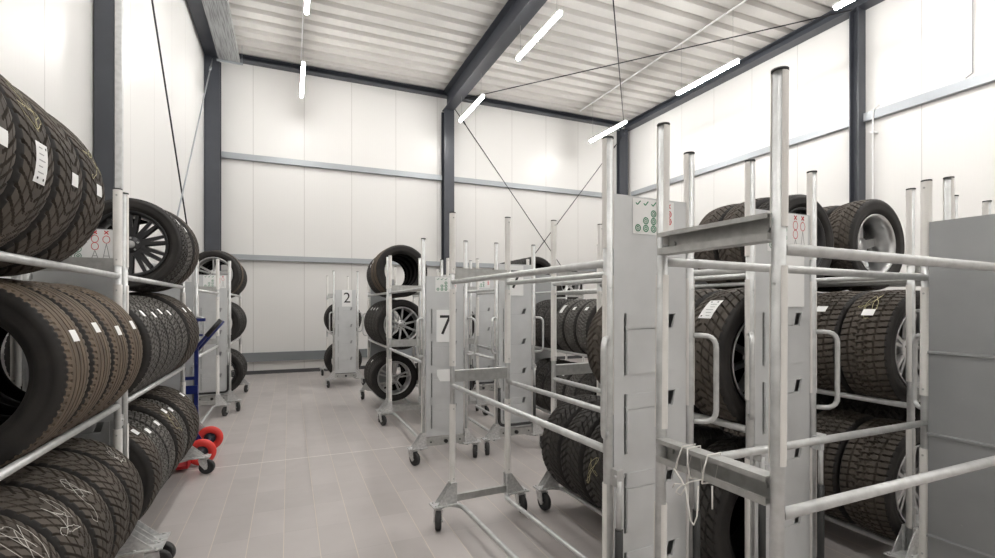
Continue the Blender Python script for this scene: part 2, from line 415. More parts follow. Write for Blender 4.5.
def rim_mesh(style, Rr, Wd, m, m2):
    """rim facing -Y; barrel, lip, spokes"""
    bm = bmesh.new(); hw = Wd / 2
    lathe(bm, [(Rr + .004, -hw * .86), (Rr + .004, -hw * .82), (Rr - .006, -hw * .78), (Rr - .012, -hw * .5), (Rr - .022, -hw * .1), (Rr - .022, hw * .5), (Rr - .006, hw * .78), (Rr + .004, hw * .86),
               (Rr - .002, hw * .88), (Rr - .014, hw * .78), (Rr - .030, hw * .5), (Rr - .030, -hw * .1), (Rr - .020, -hw * .5), (Rr - .014, -hw * .78), (Rr - .002, -hw * .88)], 72, closed=True, mi=0)
    yf = -hw * .55 if style != 'deep' else hw * .55
    sgn = 1 if style != 'deep' else -1
    n = dict(ten=10, five=5, multi=10, deep=5, mesh=14)[style]
    def spoke(a, w0, w1, off=0):
        ca, sa = math.cos(a), math.sin(a)
        def P(r, t, yy): return (r * sa + t * ca, yy, r * ca - t * sa)
        r0, r1 = .045, Rr - .016; th = .022 * sgn
        q = [(r0, -w0 / 2 + off * .3), (r0, w0 / 2 + off * .3), (r1, w1 / 2 + off), (r1, -w1 / 2 + off)]
        A = [bm.verts.new(P(r, t, (yf + .012 * sgn) if r == r0 else yf)) for r, t in q]
        B = [bm.verts.new(P(r, t * 1.25, (yf + .012 * sgn + th) if r == r0 else yf + th * 1.2)) for r, t in q]
        bm.faces.new(A); bm.faces.new(B[::-1])
        for i in range(4): bm.faces.new((A[i], A[(i + 1) % 4], B[(i + 1) % 4], B[i]))
    for k in range(n):
        a = 2 * PI * k / n + .1
        if style in ('five',):
            spoke(a, .022, .018, .028); spoke(a, .022, .018, -.028)
        elif style == 'deep': spoke(a, .06, .045)
        elif style == 'ten': spoke(a, .026, .020)
        elif style == 'multi': spoke(a, .030, .020, .021); spoke(a, .030, .020, -.021)
        else: spoke(a, .020, .014)
    lathe(bm, [(.001, yf + .004 * sgn), (.055, yf + .006 * sgn), (.062, yf + .014 * sgn), (.062, yf + .05 * sgn), (.001, yf + .05 * sgn)], 32, mi=0)
    for k in range(5):
        a = 2 * PI * k / 5; c = Vector((.045 * math.sin(a), yf + .001 * sgn, .045 * math.cos(a)))
        tube(bm, [c, c + Vector((0, .01 * sgn, 0))], .007, 8, mi=1)
    return fin('rim', bm, [M[m], M[m2]])
def brake_back(Rr, Wd):
    pass

def patch_mesh(R, Wd, a0, a1, s0, s1, m, detail=False):
    """thin sticker bent round the tread; angles measured from +Z towards +X"""
    bm = bmesh.new(); n = 6; hw = Wd / 2 * .86
    def pt(a, s, e): rr = R + e - .0085 * abs(s) ** 2.6; return (rr * math.sin(a), s * hw, rr * math.cos(a))
    def quad(b0, b1, t0, t1, e, mi):
        vs = [[bm.verts.new(pt(b0 + (b1 - b0) * i / n, t, e)) for t in (t0, t1)] for i in range(n + 1)]
        for i in range(n): f = bm.faces.new((vs[i][0], vs[i][1], vs[i + 1][1], vs[i + 1][0])); f.material_index = mi
    quad(a0, a1, s0, s1, .0022, 0)
    if detail:
        da = a1 - a0; ds = s1 - s0
        for k in range(5):
            b = a0 + da * (.12 + .15 * k); quad(b, b + da * .03, s0 + ds * .2, s0 + ds * (.5 + .3 * ((k * 37) % 5) / 5), .0029, 1)
        for b, t in ((.85, .2), (.85, .7), (.08, .75)): quad(a0 + da * b, a0 + da * (b + .06), s0 + ds * t, s0 + ds * (t + .12), .0029, 2)
    return fin('paper_label', bm, [M[m], M['grey_ink'], M['ink']])

def chalk_mesh(R, Wd, a_mid, m, seed, span=.55):
    rnd = random.Random(seed); bm = bmesh.new(); hw = Wd / 2 * .86
    pts = []; c = (a_mid, -.2)
    for stroke in range(9):
        t = (a_mid + rnd.uniform(-span, span) * .6, rnd.uniform(-.8, .7))
        for k in range(8):
            f = k / 8; pts.append((c[0] + (t[0] - c[0]) * f + rnd.uniform(-.012, .012), c[1] + (t[1] - c[1]) * f + .18 * math.sin(f * PI) * (1 if stroke % 2 else -1)))
        c = t
    prev = None
    for k in range(len(pts) - 1):
        (a0, s0), (a1, s1) = pts[k], pts[k + 1]
        d = Vector(((a1 - a0) * R, (s1 - s0) * hw)).normalized(); w = .0016
        ss = max(-.9, min(.9, s0)); rr = R + .0012 - .0085 * abs(ss) ** 2.6
        cur = [bm.verts.new((rr * math.sin(a0 - sg * d.y * w / R), ss * hw + sg * d.x * w, rr * math.cos(a0 - sg * d.y * w / R))) for sg in (-1, 1)]
        if prev: bm.faces.new((prev[0], prev[1], cur[1], cur[0]))
        prev = cur
    return fin('chalk_mark', bm, [M[m]])

TYPES = {  # tread kind, R, width, bead, tread material
 'wv': ('winter_v', .342, .218, .222, 'tread'),
 'wd': ('winter_v', .330, .215, .222, 'tread_dark'),
 'wz': ('winter_z', .335, .262, .222, 'tread'),
 'wx': ('winter_v', .346, .244, .222, 'tread_dark'),
 'wy': ('winter_v', .333, .240, .222, 'tread'),
 'su': ('summer', .342, .222, .222, 'tread_wear'),
 'bl': ('block', .328, .200, .215, 'tread_grey'),
 'bd': ('block', .330, .212, .230, 'tread_dark'),
 'wg': ('winter_z', .328, .205, .215, 'tread_grey'),
}
W, L, RT = .41, 1.60, .0155
ZB, ZM, ZT = .138, .92, 1.605
INS = .045
def seat(level, R):
    half = W / 2 - (INS if level == 0 else 0)
    return (ZB, ZM, ZT)[level] + math.sqrt((R + RT + .001) ** 2 - half ** 2)
ORD = ['nearest', 'second', 'third', 'fourth', 'fifth', 'sixth', 'seventh', 'eighth']
SHELF = ['bottom', 'middle', 'top']
LOOK = {'wx': 'wide dark winter tyre', 'wy': 'wide winter tyre', 'wv': 'winter tyre', 'wd': 'dark winter tyre', 'wz': 'chunky winter tyre', 'su': 'brown ribbed tyre', 'bl': 'grey block-tread tyre', 'bd': 'dark block-tread tyre', 'wg': 'grey winter tyre'}
def add_tire(typ, x, y, z, side, idx, shelf, rackname, sticker=None, chalk=None, rim=None, yaw=None, hi=True, flip=False, smear=0):
    kind, R, Wd, bead, tm = TYPES[typ]
    yaw = random.uniform(-.009, .009) if yaw is None else yaw
    me = cached(('tire', typ, hi), lambda: tire_mesh(kind, R, Wd, bead, tm, hi))
    grp = f'tyres on the {SHELF[shelf]} shelf of the {rackname}'
    what = LOOK[typ]
    if rim: what = {'ten': 'silver ten-spoke wheel', 'five': 'silver twin-spoke wheel', 'multi': 'black multi-spoke wheel', 'deep': 'deep silver-rimmed wheel', 'mesh': 'dark many-spoke wheel'}[rim]
    if sticker: what += ' with printed label' if sticker[5] else ' with white sticker'
    elif chalk: what += ' with chalk marks'
    lab = f'{what}, {ORD[idx] + " from the front" if idx else "frontmost"}, {SHELF[shelf]} shelf, {rackname}'
    assert len(lab.split()) <= 16, lab
    if rim:
        o = empty('car_wheel', (x, y, z), yaw); tag(o, lab, 'wheel', grp)
        link('tire', me, o)
        m, m2 = ('alloy', 'alloy_dark') if rim in ('ten', 'five', 'deep') else ('alloy_dark', 'hub')
        rm = cached(('rim', rim, bead, Wd), lambda: rim_mesh(rim, bead, Wd, m, m2))
        r_ = link('rim', rm, o, (0, 0, 0), (0, PI * .13 * idx, 0))
        def hubcap():
            bm = bmesh.new(); hw = Wd / 2; yf = -hw * .55 if rim != 'deep' else hw * .55; sg = 1 if rim != 'deep' else -1
            lathe(bm, [(.001, yf - .004 * sg), (.022, yf - .003 * sg), (.027, yf + .002 * sg), (.027, yf + .012 * sg), (.001, yf + .012 * sg)], 24)
            return fin('center_cap', bm, M['hub'])
        link('center_cap', cached(('cap', rim, Wd), hubcap), r_)
    else:
        o = link('car_tire', me, None, (x, y, z), (0, 0, yaw)); tag(o, lab, 'tyre', grp)
    sg = side  # +1: aisle on +X side
    if sticker:
        a, da, s0, s1, pm, det = sticker
        a *= sg
        lm = cached(('st', typ, sticker, sg), lambda: patch_mesh(R, Wd, a - da / 2 * 1, a + da / 2, s0, s1, pm, det))
        link('paper_label', lm, o)
    if chalk:
        cm, sd, am = chalk
        link('chalk_mark', chalk_mesh(R, Wd, am * sg, cm, sd), o)
    return o

# ------------------------------------------------------------------ the rack trolleys
RP = .0170
ZP = 2.06
def lift(bm, dz):
    bmesh.ops.translate(bm, verts=bm.verts[:], vec=(0, 0, dz)); return bm
def scl(bm):
    bmesh.ops.scale(bm, verts=bm.verts[:], vec=(1.135, 1.135, 1.135)); return bm
def scl2(bm):
    bmesh.ops.scale(bm, verts=bm.verts[:], vec=(1.55, 1.27, 1.27)); return bm
def post_mesh():
    bm = bmesh.new(); tube(bm, [(0, 0, .154), (0, 0, ZP)], RP, 16)
    for z in (ZB + .25, ZM - .06, ZM + .14, ZT - .09): tube(bm, [(-.0, -.0185, z), (0, -.0, z)], .005, 6)
    return fin('post', bm, M['tube'])
def sleeve_mesh(z0, z1):
    # U-shaped strip hugging the inward (+Y) side of the post
    def f():
        bm = bmesh.new(); r0, r1, n = RP + .0008, RP + .0036, 18; am = math.radians(128)
        A = [am * (2 * i / n - 1) for i in range(n + 1)]
        ring_ = [(r1 * math.sin(q), r1 * math.cos(q)) for q in A] + [(r0 * math.sin(q), r0 * math.cos(q)) for q in reversed(A)]
        vb = [bm.verts.new((x, y, z0)) for x, y in ring_]; vt = [bm.verts.new((x, y, z1)) for x, y in ring_]; k = len(ring_)
        for i in range(k): bm.faces.new((vb[i], vb[(i + 1) % k], vt[(i + 1) % k], vt[i]))
        for i in range(n):
            for V_ in (vb, vt): bm.faces.new((V_[i], V_[i + 1], V_[k - 2 - i], V_[k - 1 - i]))
        tube(bm, [(0, .019, z0 + .03), (0, .0222, z0 + .03)], .005, 6, mi=1); tube(bm, [(0, .019, z1 - .03), (0, .0222, z1 - .03)], .005, 6, mi=1)
        return fin('sleeve', bm, [M['sleeve'], M['galv']])
    return f
def cap_mesh():
    bm = bmesh.new(); tube(bm, [(0, 0, ZP), (0, 0, ZP + .006)], .0207, 16)
    return fin('post_cap', bm, M['cap'])
def rail_mesh():
    bm = bmesh.new(); tube(bm, [(0, -L / 2 + RP * .8, 0), (0, L / 2 - RP * .8, 0)], RT, 14)
    return fin('rail', bm, M['tube'])
def bottom_rail_mesh():
    bm = bmesh.new()
    def end(s):
        a = (0, s * (L / 2 - .16), 0); b = (0, s * (L / 2 - .05), 0); c = (INS + .03, s * (L / 2 + .01), .0)
        return bend(a, b, c, .05) + [Vector(c)]
    pts = [p for p in reversed(end(-1))] + end(1)
    tube(bm, pts, RT, 12); return fin('bottom_rail', bm, M['tube'])
def channel_mesh(hh):
    def f():
        bm = bmesh.new(); w = W / 2 - RP * .6
        # web at +Y, flanges towards -Y (outward)
        box(bm, (-w, .012, 0), (w, .015, hh)); box(bm, (-w, -.032, 0), (w, .012, .003)); box(bm, (-w, -.032, hh - .003), (w, .012, hh))
        box(bm, (-w, -.032, .003), (w, -.0295, .021)); box(bm, (-w, -.032, hh - .014), (w, -.0295, hh - .003))
        tube(bm, [(-w + .03, .012, hh / 2), (-w + .03, .004, hh / 2)], .009, 8); tube(bm, [(w - .03, .012, hh / 2), (w - .03, .004, hh / 2)], .009, 8)
        return fin('cross_channel', bm, M['galv'])
    return f
def foot_bar_mesh():
    bm = bmesh.new(); w = W / 2 - RP * .6; box(bm, (-w, -.014, .0), (w, .014, .045)); return fin('foot_bar', bm, M['galv'])
def drawbar_mesh():
    bm = bmesh.new(); w = W / 2 + .03
    box(bm, (-w, -.022, .0), (w, -.018, .070)); box(bm, (-w, -.018, .067), (w, .016, .070)); box(bm, (-w, -.018, 0), (w, .016, .003))
    for x in (-.14, .14): tube(bm, [(x, -.022, .035), (x, -.026, .035)], .008, 8, mi=1)
    tube(bm, [(0, -.022, .035), (0, -.045, .035)], .018, 12, mi=1)
    return fin('tow_beam', bm, [M['galv'], M['black']])
def foot_mesh():
    # plate reaching outward (+X), gusset, bolts
    bm = bmesh.new()
    box(bm, (-.03, -.050, .128), (.145, .050, .136))
    poly_prism(bm, [(.014, -.032, .136), (.115, -.032, .136), (.014, -.032, .27)], (0, .004, 0))
    poly_prism(bm, [(.014, .028, .136), (.115, .028, .136), (.014, .028, .27)], (0, .004, 0))
    box(bm, (-.020, -.032, .136), (.020, -.018, .27)); box(bm, (-.020, .018, .136), (.020, .032, .27))
    for x in (.055, .125):
        for y in (-.034, .034): tube(bm, [(x, y, .136), (x, y, .143)], .007, 6)
    return fin('foot_plate', lift(bm, .017), M['zinc'])
def fork_mesh():
    bm = bmesh.new()
    tube(bm, [(0, 0, .112), (0, 0, .1275)], .026, 14)
    for s in (-1, 1):
        x0 = s * .0225
        poly_prism(bm, [(x0, -.030, .113), (x0, .030, .113), (x0, .036, .060), (x0, .032, .040), (x0, .016, .036), (x0, -.018, .075)], (s * .003, 0, 0))
    box(bm, (-.0258, -.030, .110), (.0258, .030, .1135))
    tube(bm, [(-.027, .022, .048), (.027, .022, .048)], .006, 8)
    return fin('caster', scl(bm), M['zinc'])
def cwheel_mesh():
    bm = bmesh.new(); r = .048
    rg = [(0.001, -.008), (.018, -.010), (.030, -.008), (r - .008, -.013), (r, -.009), (r, .009), (r - .008, .013), (.030, .008), (.018, .010), (.001, .008)]
    lathe(bm, rg, 28); bmesh.ops.rotate(bm, verts=bm.verts[:], cent=(0, 0, 0), matrix=Matrix.Rotation(PI / 2, 3, 'Z'))
    return fin('caster_wheel', scl2(bm), M['wheelrub'])
def handle_mesh():
    bm = bmesh.new(); o = Vector((.062, -.058, 0)); z0, z1 = .985, 1.33
    a, b = Vector((.012, -.010, z1)), Vector((.012, -.010, z0))
    at, bt = a + o, b + o
    pts = [a] + bend(a, at, bt, .05) + bend(at, bt, b, .05) + [b]
    tube(bm, pts, .0105, 10); return fin('handle', bm, M['tube'])
def towrod_mesh():
    bm = bmesh.new(); y = -.040
    box(bm, (-.014, y - .012, .80), (.014, -.014, .86), 0)
    tube(bm, [(0, y - .005, .82), (0, y - .005, .64)], .0105, 10)
    tube(bm, [(-.022, y - .004, .835), (.022, y - .004, .835)], .008, 8)
    return fin('tow_rod', bm, M['tube'])
def towgrip_mesh():
    bm = bmesh.new(); w = W / 2 - .012; y = -.045
    A, B, C_, D = (-w, y, .645), (-w, y, .275), (w, y, .275), (w, y, .645)
    tube(bm, [Vector(A)] + bend(A, B, C_, .06) + bend(B, C_, D, .06) + [Vector(D)], .0145, 12)
    return fin('grip', bm, M['black'])

FL = [(1.19, 1.42), (.895, 1.12), (.60, .825), (.31, .53)]
def curve_sheet(outer, holes, thick, m, name):
    cu = bpy.data.curves.new(name, 'CURVE'); cu.dimensions = '2D'; cu.fill_mode = 'BOTH'; cu.extrude = thick / 2
    for p in [outer] + holes:
        sp = cu.splines.new('POLY'); sp.points.add(len(p) - 1); sp.use_cyclic_u = True
        for i, (a, b) in enumerate(p): sp.points[i].co = (a, b, 0, 1)
    o = bpy.data.objects.new(name, cu); COL.objects.link(o)
    dg = bpy.context.evaluated_depsgraph_get(); dg.update()
    me = bpy.data.meshes.new_from_object(o.evaluated_get(dg)); bpy.data.objects.remove(o)
    me.transform(Matrix.Rotation(PI / 2, 4, 'X'))     # XY -> XZ, normal -Y
    me.materials.clear(); me.materials.append(m); return me
def panel_mesh(top):
    def f():
        w = W / 2 - .024; holes = []
        for z0, z1 in FL:
            x = .070; holes.append([(x, z1 - .056), (x + .032, z1 - .056), (x + .048, z1 - .003), (x + .018, z1 - .003)])
            holes.append([(-.134, z0), (-.125, z0), (-.125, z1), (-.134, z1)])
            holes.append([(-.055, z1 - .058), (x - .004, z1 - .058), (x - .004, z1 - .0555), (-.055, z1 - .0555)])
        front = curve_sheet([(-w, .24), (w, .24), (w, top), (-w, top)], holes, .002, M['sheet'], 'panel_front')
        bm = bmesh.new(); bm.from_mesh(front)
        for f_ in bm.faces: f_.material_index = 0
        # side folds, top and bottom folds, back sheet
        box(bm, (-w, .001, .24), (-w + .002, .030, top)); box(bm, (w - .002, .001, .24), (w, .030, top))
        box(bm, (-w, .001, top - .002), (w, .030, top)); box(bm, (-w, .001, .24), (w, .030, .242))
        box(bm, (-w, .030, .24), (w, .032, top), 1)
        for zz in (1.248, .870, .40):
            poly_prism(bm, [(-w, .032, zz), (-w, .044, zz + .004), (-w, .044, zz + .012), (-w, .032, zz + .016)], (2 * w, 0, 0), 1)
        for zz in [.34 + .11 * k for k in range(14)]:
            if zz < top - .05: tube(bm, [(-w + .055, .032, zz), (-w + .055, .035, zz)], .004, 6, mi=1)
        for zz in [.50, .74, 1.06, 1.40]: tube(bm, [(.06, .032, zz), (.06, .035, zz)], .004, 6, mi=1)
        me = bpy.data.meshes.new('panel'); bm.to_mesh(me); bm.free()
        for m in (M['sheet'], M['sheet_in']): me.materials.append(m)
        return me
    return f
def flap_mesh(i):
    def f():
        z0, z1 = FL[i]; bm = bmesh.new(); y = -.0015
        xr = .142; x0 = -.122
        pts = [(x0, z0 + .004), (xr, z0 + .004), (xr, z1), (.120, z1), (.104, z1 - .0605), (x0, z1 - .0605)]
        poly_prism(bm, [(a, y, b) for a, b in pts], (0, -.0045, 0))
        poly_prism(bm, [(x0, y, z1 - .056), (.068, y, z1 - .056), (.083, y, z1 - .001), (x0, y, z1 - .001)], (0, -.0030, 0))
        for zz in (z0 + .05, z0 + .12, z1 - .05): tube(bm, [(x0 - .005, -.001, zz), (x0 - .005, -.005, zz)], .003, 6)
        return fin('flap', bm, M['sheet'])
    return f
def text_mesh(bm, txt, cx, cz, size, y, mi):
    cu = bpy.data.curves.new('t', 'FONT'); cu.body = txt; cu.size = size; cu.align_x = 'CENTER'; cu.align_y = 'CENTER'
    o = bpy.data.objects.new('t', cu); COL.objects.link(o); dg = bpy.context.evaluated_depsgraph_get(); dg.update()
    me = bpy.data.meshes.new_from_object(o.evaluated_get(dg)); bpy.data.objects.remove(o)
    me.transform(Matrix.Translation((cx, y, cz)) @ Matrix.Rotation(PI / 2, 4, 'X'))
    n0 = len(bm.faces); bm.from_mesh(me); bm.faces.ensure_lookup_table()
    for f in bm.faces[n0:]: f.material_index = mi
def number_sheet(txt):
    def f():
        bm = bmesh.new(); box(bm, (-.085, -.001, -.15), (.085, 0, .15)); text_mesh(bm, txt, 0, 0, .26, -.0016, 1)
        return fin('number_sheet', bm, [M['paper'], M['ink']])
    return f
def ring(bm, cx, cz, rx, rz, w, y, mi, n=20):
    A = [bm.verts.new((cx + rx * math.cos(2 * PI * i / n), y, cz + rz * math.sin(2 * PI * i / n))) for i in range(n)]
    B = [bm.verts.new((cx + (rx - w) * math.cos(2 * PI * i / n), y, cz + (rz - w) * math.sin(2 * PI * i / n))) for i in range(n)]
    for i in range(n): f = bm.faces.new((A[i], A[(i + 1) % n], B[(i + 1) % n], B[i])); f.material_index = mi
def stroke(bm, pts, w, y, mi):
    for (a, b), (c, d) in zip(pts, pts[1:]):
        v = Vector((c - a, d - b)); n = Vector((-v.y, v.x)).normalized() * w / 2
        f = bm.faces.new([bm.verts.new((p[0], y, p[1])) for p in ((a + n.x, b + n.y), (c + n.x, d + n.y), (c - n.x, d - n.y), (a - n.x, b - n.y))]); f.material_index = mi
def house(bm, cx, cz, r, y, mi):
    stroke(bm, [(cx - r, cz), (cx, cz + r), (cx + r, cz)], r * .42, y, mi)
    stroke(bm, [(cx - r * .65, cz), (cx - r * .65, cz - r * .7), (cx + r * .65, cz - r * .7), (cx + r * .65, cz)], r * .42, y, mi)
def picto_a():
    bm = bmesh.new(); box(bm, (-.118, -.001, -.078), (.118, 0, .078)); y = -.0018
    pit = .044
    for k in range(3):
        cx = -.09 + k * pit; stroke(bm, [(cx - .012, .058), (cx - .003, .050), (cx + .014, .068)], .005, y, 1)
        for r in range(k + 1):
            cz = -.052 + r * .034; ring(bm, cx, cz, .0160, .0160, .0045, y, 1); house(bm, cx, cz, .008, y, 1)
    cx = .088; stroke(bm, [(cx - .009, .066), (cx + .009, .048)], .005, y, 2); stroke(bm, [(cx + .009, .066), (cx - .009, .048)], .005, y, 2)
    for cz in (.022, -.012): ring(bm, cx, cz, .0160, .0160, .0045, y, 2); house(bm, cx, cz, .008, y, 2)
    return fin('loading_chart', bm, [M['paper'], M['green_ink'], M['red_ink'], M['grey_ink']])
def picto_b():
    bm = bmesh.new(); box(bm, (-.135, -.001, -.085), (.135, 0, .085)); y = -.0018
    for k in range(3):
        cx = -.108 + k * .042; stroke(bm, [(cx - .012, .068), (cx - .003, .060), (cx + .014, .078)], .005, y, 1)
        for r in range(k + 1):
            cz = -.058 + r * .036; ring(bm, cx, cz, .0155, .0165, .003, y, 1); house(bm, cx, cz, .007, y, 1)
    for k in range(2):
        cx = .048 + k * .050; stroke(bm, [(cx - .009, .080), (cx + .009, .062)], .005, y, 2); stroke(bm, [(cx + .009, .080), (cx - .009, .062)], .005, y, 2)
        for cz in ((.036, -.004) if k == 0 else (.034,)): ring(bm, cx, cz, .017, .021, .003, y, 2)
        zt = -.026 if k == 0 else .012
        stroke(bm, [(cx - .016, -.076), (cx, zt), (cx + .016, -.076)], .003, y, 3); stroke(bm, [(cx - .011, -.055), (cx + .011, -.055)], .003, y, 3)
    return fin('loading_chart', bm, [M['paper'], M['green_ink'], M['red_ink'], M['grey_ink']])
def notice():
    bm = bmesh.new()
    poly_prism(bm, [(-.08, 0, .055), (-.08, 0, .0), (-.05, 0, -.055), (.075, 0, -.06), (.075, 0, .055)], (0, -.001, 0)); return fin('notice', bm, M['paper'])


def rack(cx, cy, deg, label, top=1.862, swivel=None, lean=0, number=None, chart='a', extra=None, tow=True, hand=True, group='galvanised tyre rack trolleys'):
    t = empty('tire_rack_trolley', (cx, cy, 0), math.radians(deg)); tag(t, label, 'tyre rack', group)
    if lean: t.rotation_euler = (lean, 0, math.radians(deg)); t.scale.z = .989
    for sy in (-1, 1):
        for sx in (-1, 1):
            rz = 0 if sy < 0 else PI
            p = link('post', cached('post', post_mesh), t, (sx * W / 2, sy * L / 2, 0), (0, 0, rz))
            for z0, z1 in ((1.66, ZP - .002), (1.05, 1.56), (.28, .80)):
                link('sleeve', cached(('sl', z0), sleeve_mesh(z0, z1)), p)
            link('post_cap', cached('cap', cap_mesh), p)
            # foot plates: outward X
            fr = 0 if sx > 0 else PI
            f = link('foot_plate', cached('foot', foot_mesh), t, (sx * W / 2, sy * L / 2, 0), (0, 0, fr))
            c = link('caster', cached('fork', fork_mesh), t, (sx * (W / 2 + .098), sy * L / 2, 0), (0, 0, PI + random.uniform(-.45, .45) - math.radians(deg)))
            if swivel is not None and sx > 0: c.rotation_euler = (0, 0, swivel); f.scale.x = 1.42; c.location.x = W / 2 + .152
            link('caster_wheel', cached('cw', cwheel_mesh), c, (0, .028, .0612))
    for sx in (-1, 1):
        for z in (ZM, ZT): link('rail', cached('rail', rail_mesh), t, (sx * W / 2, 0, z))
        link('bottom_rail', cached('brail', bottom_rail_mesh), t, (sx * (W / 2 - INS), 0, ZB), (0, 0, 0 if sx > 0 else PI))
        if hand: link('handle', cached('handle', handle_mesh) if sx > 0 else cached('handleL', lambda: mirror(cached('handle', handle_mesh))), t, (sx * W / 2, -L / 2, 0))
    for z, h in ((.945, .075), (1.625, .072)): link('cross_channel', cached(('ch', h), channel_mesh(h)), t, (0, L / 2, z), (0, 0, PI))
    link('foot_bar', cached('fb', foot_bar_mesh), t, (0, L / 2, .156))
    link('tow_beam', cached('db', drawbar_mesh), t, (0, -L / 2, .158))
    pn = link('panel', cached(('panel', top), panel_mesh(top)), t, (0, -L / 2 - .004, 0))
    for i in range(4): link('flap', cached(('flap', i), flap_mesh(i)), pn)
    if tow:
        gp = link('tow_handle', cached('tg', towgrip_mesh), t, (0, -L / 2 - .002, 0)); gp['label'] = 'black tow handle'
        for s_ in (-1, 1): link('tow_rod', cached('tb', towrod_mesh), gp, (s_ * (W / 2 - .012), 0, 0))
    if chart:
        me = cached('pa', picto_a) if chart == 'a' else cached('pb', picto_b)
        link('loading_chart', me, pn, (.010 if chart == 'a' else .03, -.002, top - (.074 if chart == 'a' else .090)))
    if chart == 'a': [c for c in pn.children if c.name.startswith('loading_chart')][0].scale = (.88, 1, .86)
    if number: link('number_sheet', cached(('num', number), number_sheet(number)), pn, (number_x.get(label, 0), -.0085, number_z.get(label, 1.26)))
    if extra: link('notice', cached('notice', notice), pn, (0, -.0085, .80))
    return t
def mirror(me):
    m2 = me.copy(); m2.transform(Matrix.Scale(-1, 4, (1, 0, 0))); m2.flip_normals(); return m2
number_x, number_z = {}, {}
l7 = 'grey tyre rack marked 7 in the aisle behind the empty rack'; number_x[l7] = .0; number_z[l7] = 1.26
l2 = 'grey tyre rack marked 2 standing by the back wall'; number_x[l2] = .02; number_z[l2] = 1.58
lm = 'grey tyre rack with half-hidden 7 sheet, right of the rack marked 7'; number_x[lm] = .0; number_z[lm] = 1.70
lg = 'grey rack behind the tied rack, with red-crossed chart and loaded with tyres'; number_x[lg] = .06; number_z[lg] = 1.52

hx = W / 2; hy = L / 2
XLc = -.83 - hx
racks = {}
racks['A'] = rack(XLc, 3.150 - hy, 0, 'tyre rack in the left foreground, cut by the picture edge', chart='b', hand=False, swivel=-1.5)
racks['B'] = rack(XLc, 3.26 + hy, 0, 'second tyre rack along the left wall, before the blue hand truck', chart='b', hand=False, swivel=-1.75)
racks['C'] = rack(-.86 - hx, 5.72 + hy, 0, 'empty tyre rack on the left, beyond the blue hand truck', chart='b')
racks['D'] = rack(-.75 - hx, 7.58 + hy, 0, 'farthest loaded tyre rack along the left wall', chart='b', hand=False)
racks['two'] = rack(.73 + hx, 9.12 + hy, 0, l2, top=1.73, number='2', chart=None, tow=False)
racks['seven'] = rack(1.135 + hx, 4.39 + hy, 0, l7, top=1.72, number='7', chart='a', extra=True, tow=False)
racks['M'] = rack(1.875 + hx, 4.42 + hy, 0, lm, number='7', chart=None)
racks['N'] = rack(1.14 + hx, 6.17 + hy, 180, 'loaded tyre rack directly behind the rack marked 7')
racks['R'] = rack(1.88 + hx, 6.30 + hy, 0, 'tyre rack mostly hidden behind the half-hidden 7 rack')
racks['P'] = rack(2.89 + hx, 4.15 + hy, 180, 'loaded rack seen through the empty rack, right of centre')
racks['Wk'] = rack(3.32 + hx, 6.62 + hy, 180, 'far loaded rack near the back, its tyre tops showing at centre')
racks['Z'] = rack(5.20 + hx, 8.6 + hy, 180, 'far loaded rack near the right end of the back wall')
racks['S'] = rack(2.52 + hx, 6.95 + hy, 0, 'far empty rack seen in the gap between the two 7 racks')
racks['E'] = rack(1.239, 2.295, 2.9, 'nearest empty tyre rack with green-ticked chart on its panel', chart='a')
racks['F'] = rack(1.926, 1.085, 91.4, 'empty rack turned sideways in the right foreground, tied with string', chart=None, lean=.0095)
racks['G'] = rack(1.78 + hx, 1.49 + hy, 1.5, lg, chart='b')
def blank():
    bm = bmesh.new(); box(bm, (-.085, -.001, -.135), (.085, 0, .135)); return fin('paper_sheet', bm, M['paper'])
link('paper_sheet', cached('blank', blank), [c for c in racks['G'].children if c.name.startswith('panel')][0], (.045, -.0085, 1.58))
racks['I'] = rack(2.915 + hy, 1.10, 90, 'rack beyond the sideways rack, its post top rising directly behind the large steel panel', chart=None, hand=False, tow=False)
racks['J'] = rack(3.015 + hx, 1.51 + hy, 180, 'loaded rack behind the sideways rack at the right edge')
racks['K'] = rack(3.78 + hx, 1.51 + hy, 180, 'rightmost tyre rack beside the right wall, behind the large steel panel')

# ------------------------------------------------------------------ tyres on the racks
ST_S = (.85, .12, -.35, .30, 'paper', False)       # small square sticker
ST_B = (.85, .26, -.35, .35, 'paper', True)        # long printed label
def row(rackname, X, side, shelf, ys, typ, hi=True, stick=(), chalk=None, rims=None, astick=None, big=None, slope=0, y0=0):
    chalk = chalk or {}; rims = rims or {}; big = big or {}
    for i, yy in enumerate(ys):
        tp = typ[i % len(typ)] if isinstance(typ, (list, tuple)) else typ
        R = TYPES[tp][1]
        st = None
        if i in stick:
            a = (astick if astick is not None else .95) + random.uniform(-.06, .06)
            st = (round(a, 3), .13, -.30, .26, 'paper', False)
        if i in big:
            a, da, s0, s1 = big[i]; st = (a, da, s0, s1, 'paper', True)
        add_tire(tp, X - slope * (yy - y0), yy, seat(shelf, R), side, i, shelf, rackname, sticker=st, chalk=chalk.get(i), rim=rims.get(i), hi=hi)
def ser(y0, n, p): return [y0 + p * k for k in range(n)]
xa = XLc
row('left foreground rack', xa, 1, 2, ser(1.69, 4, .238), 'wv', stick=(0, 2, 3), astick=1.60, big={1: (1.62, .36, -.50, .25)}, chalk={1: ('chalk_y', 3, 1.0), 3: ('chalk_y', 8, 1.2)})
row('left foreground rack', xa, 1, 1, ser(2.235, 4, .245), 'su', stick=(0, 1, 2, 3), astick=1.16)
row('left foreground rack', xa, 1, 0, ser(2.045, 5, .235), 'wv', chalk={0: ('chalk_w', 21, .9), 1: ('chalk_w', 5, .8), 2: ('chalk_w', 9, .9), 4: ('chalk_w', 12, .9)})
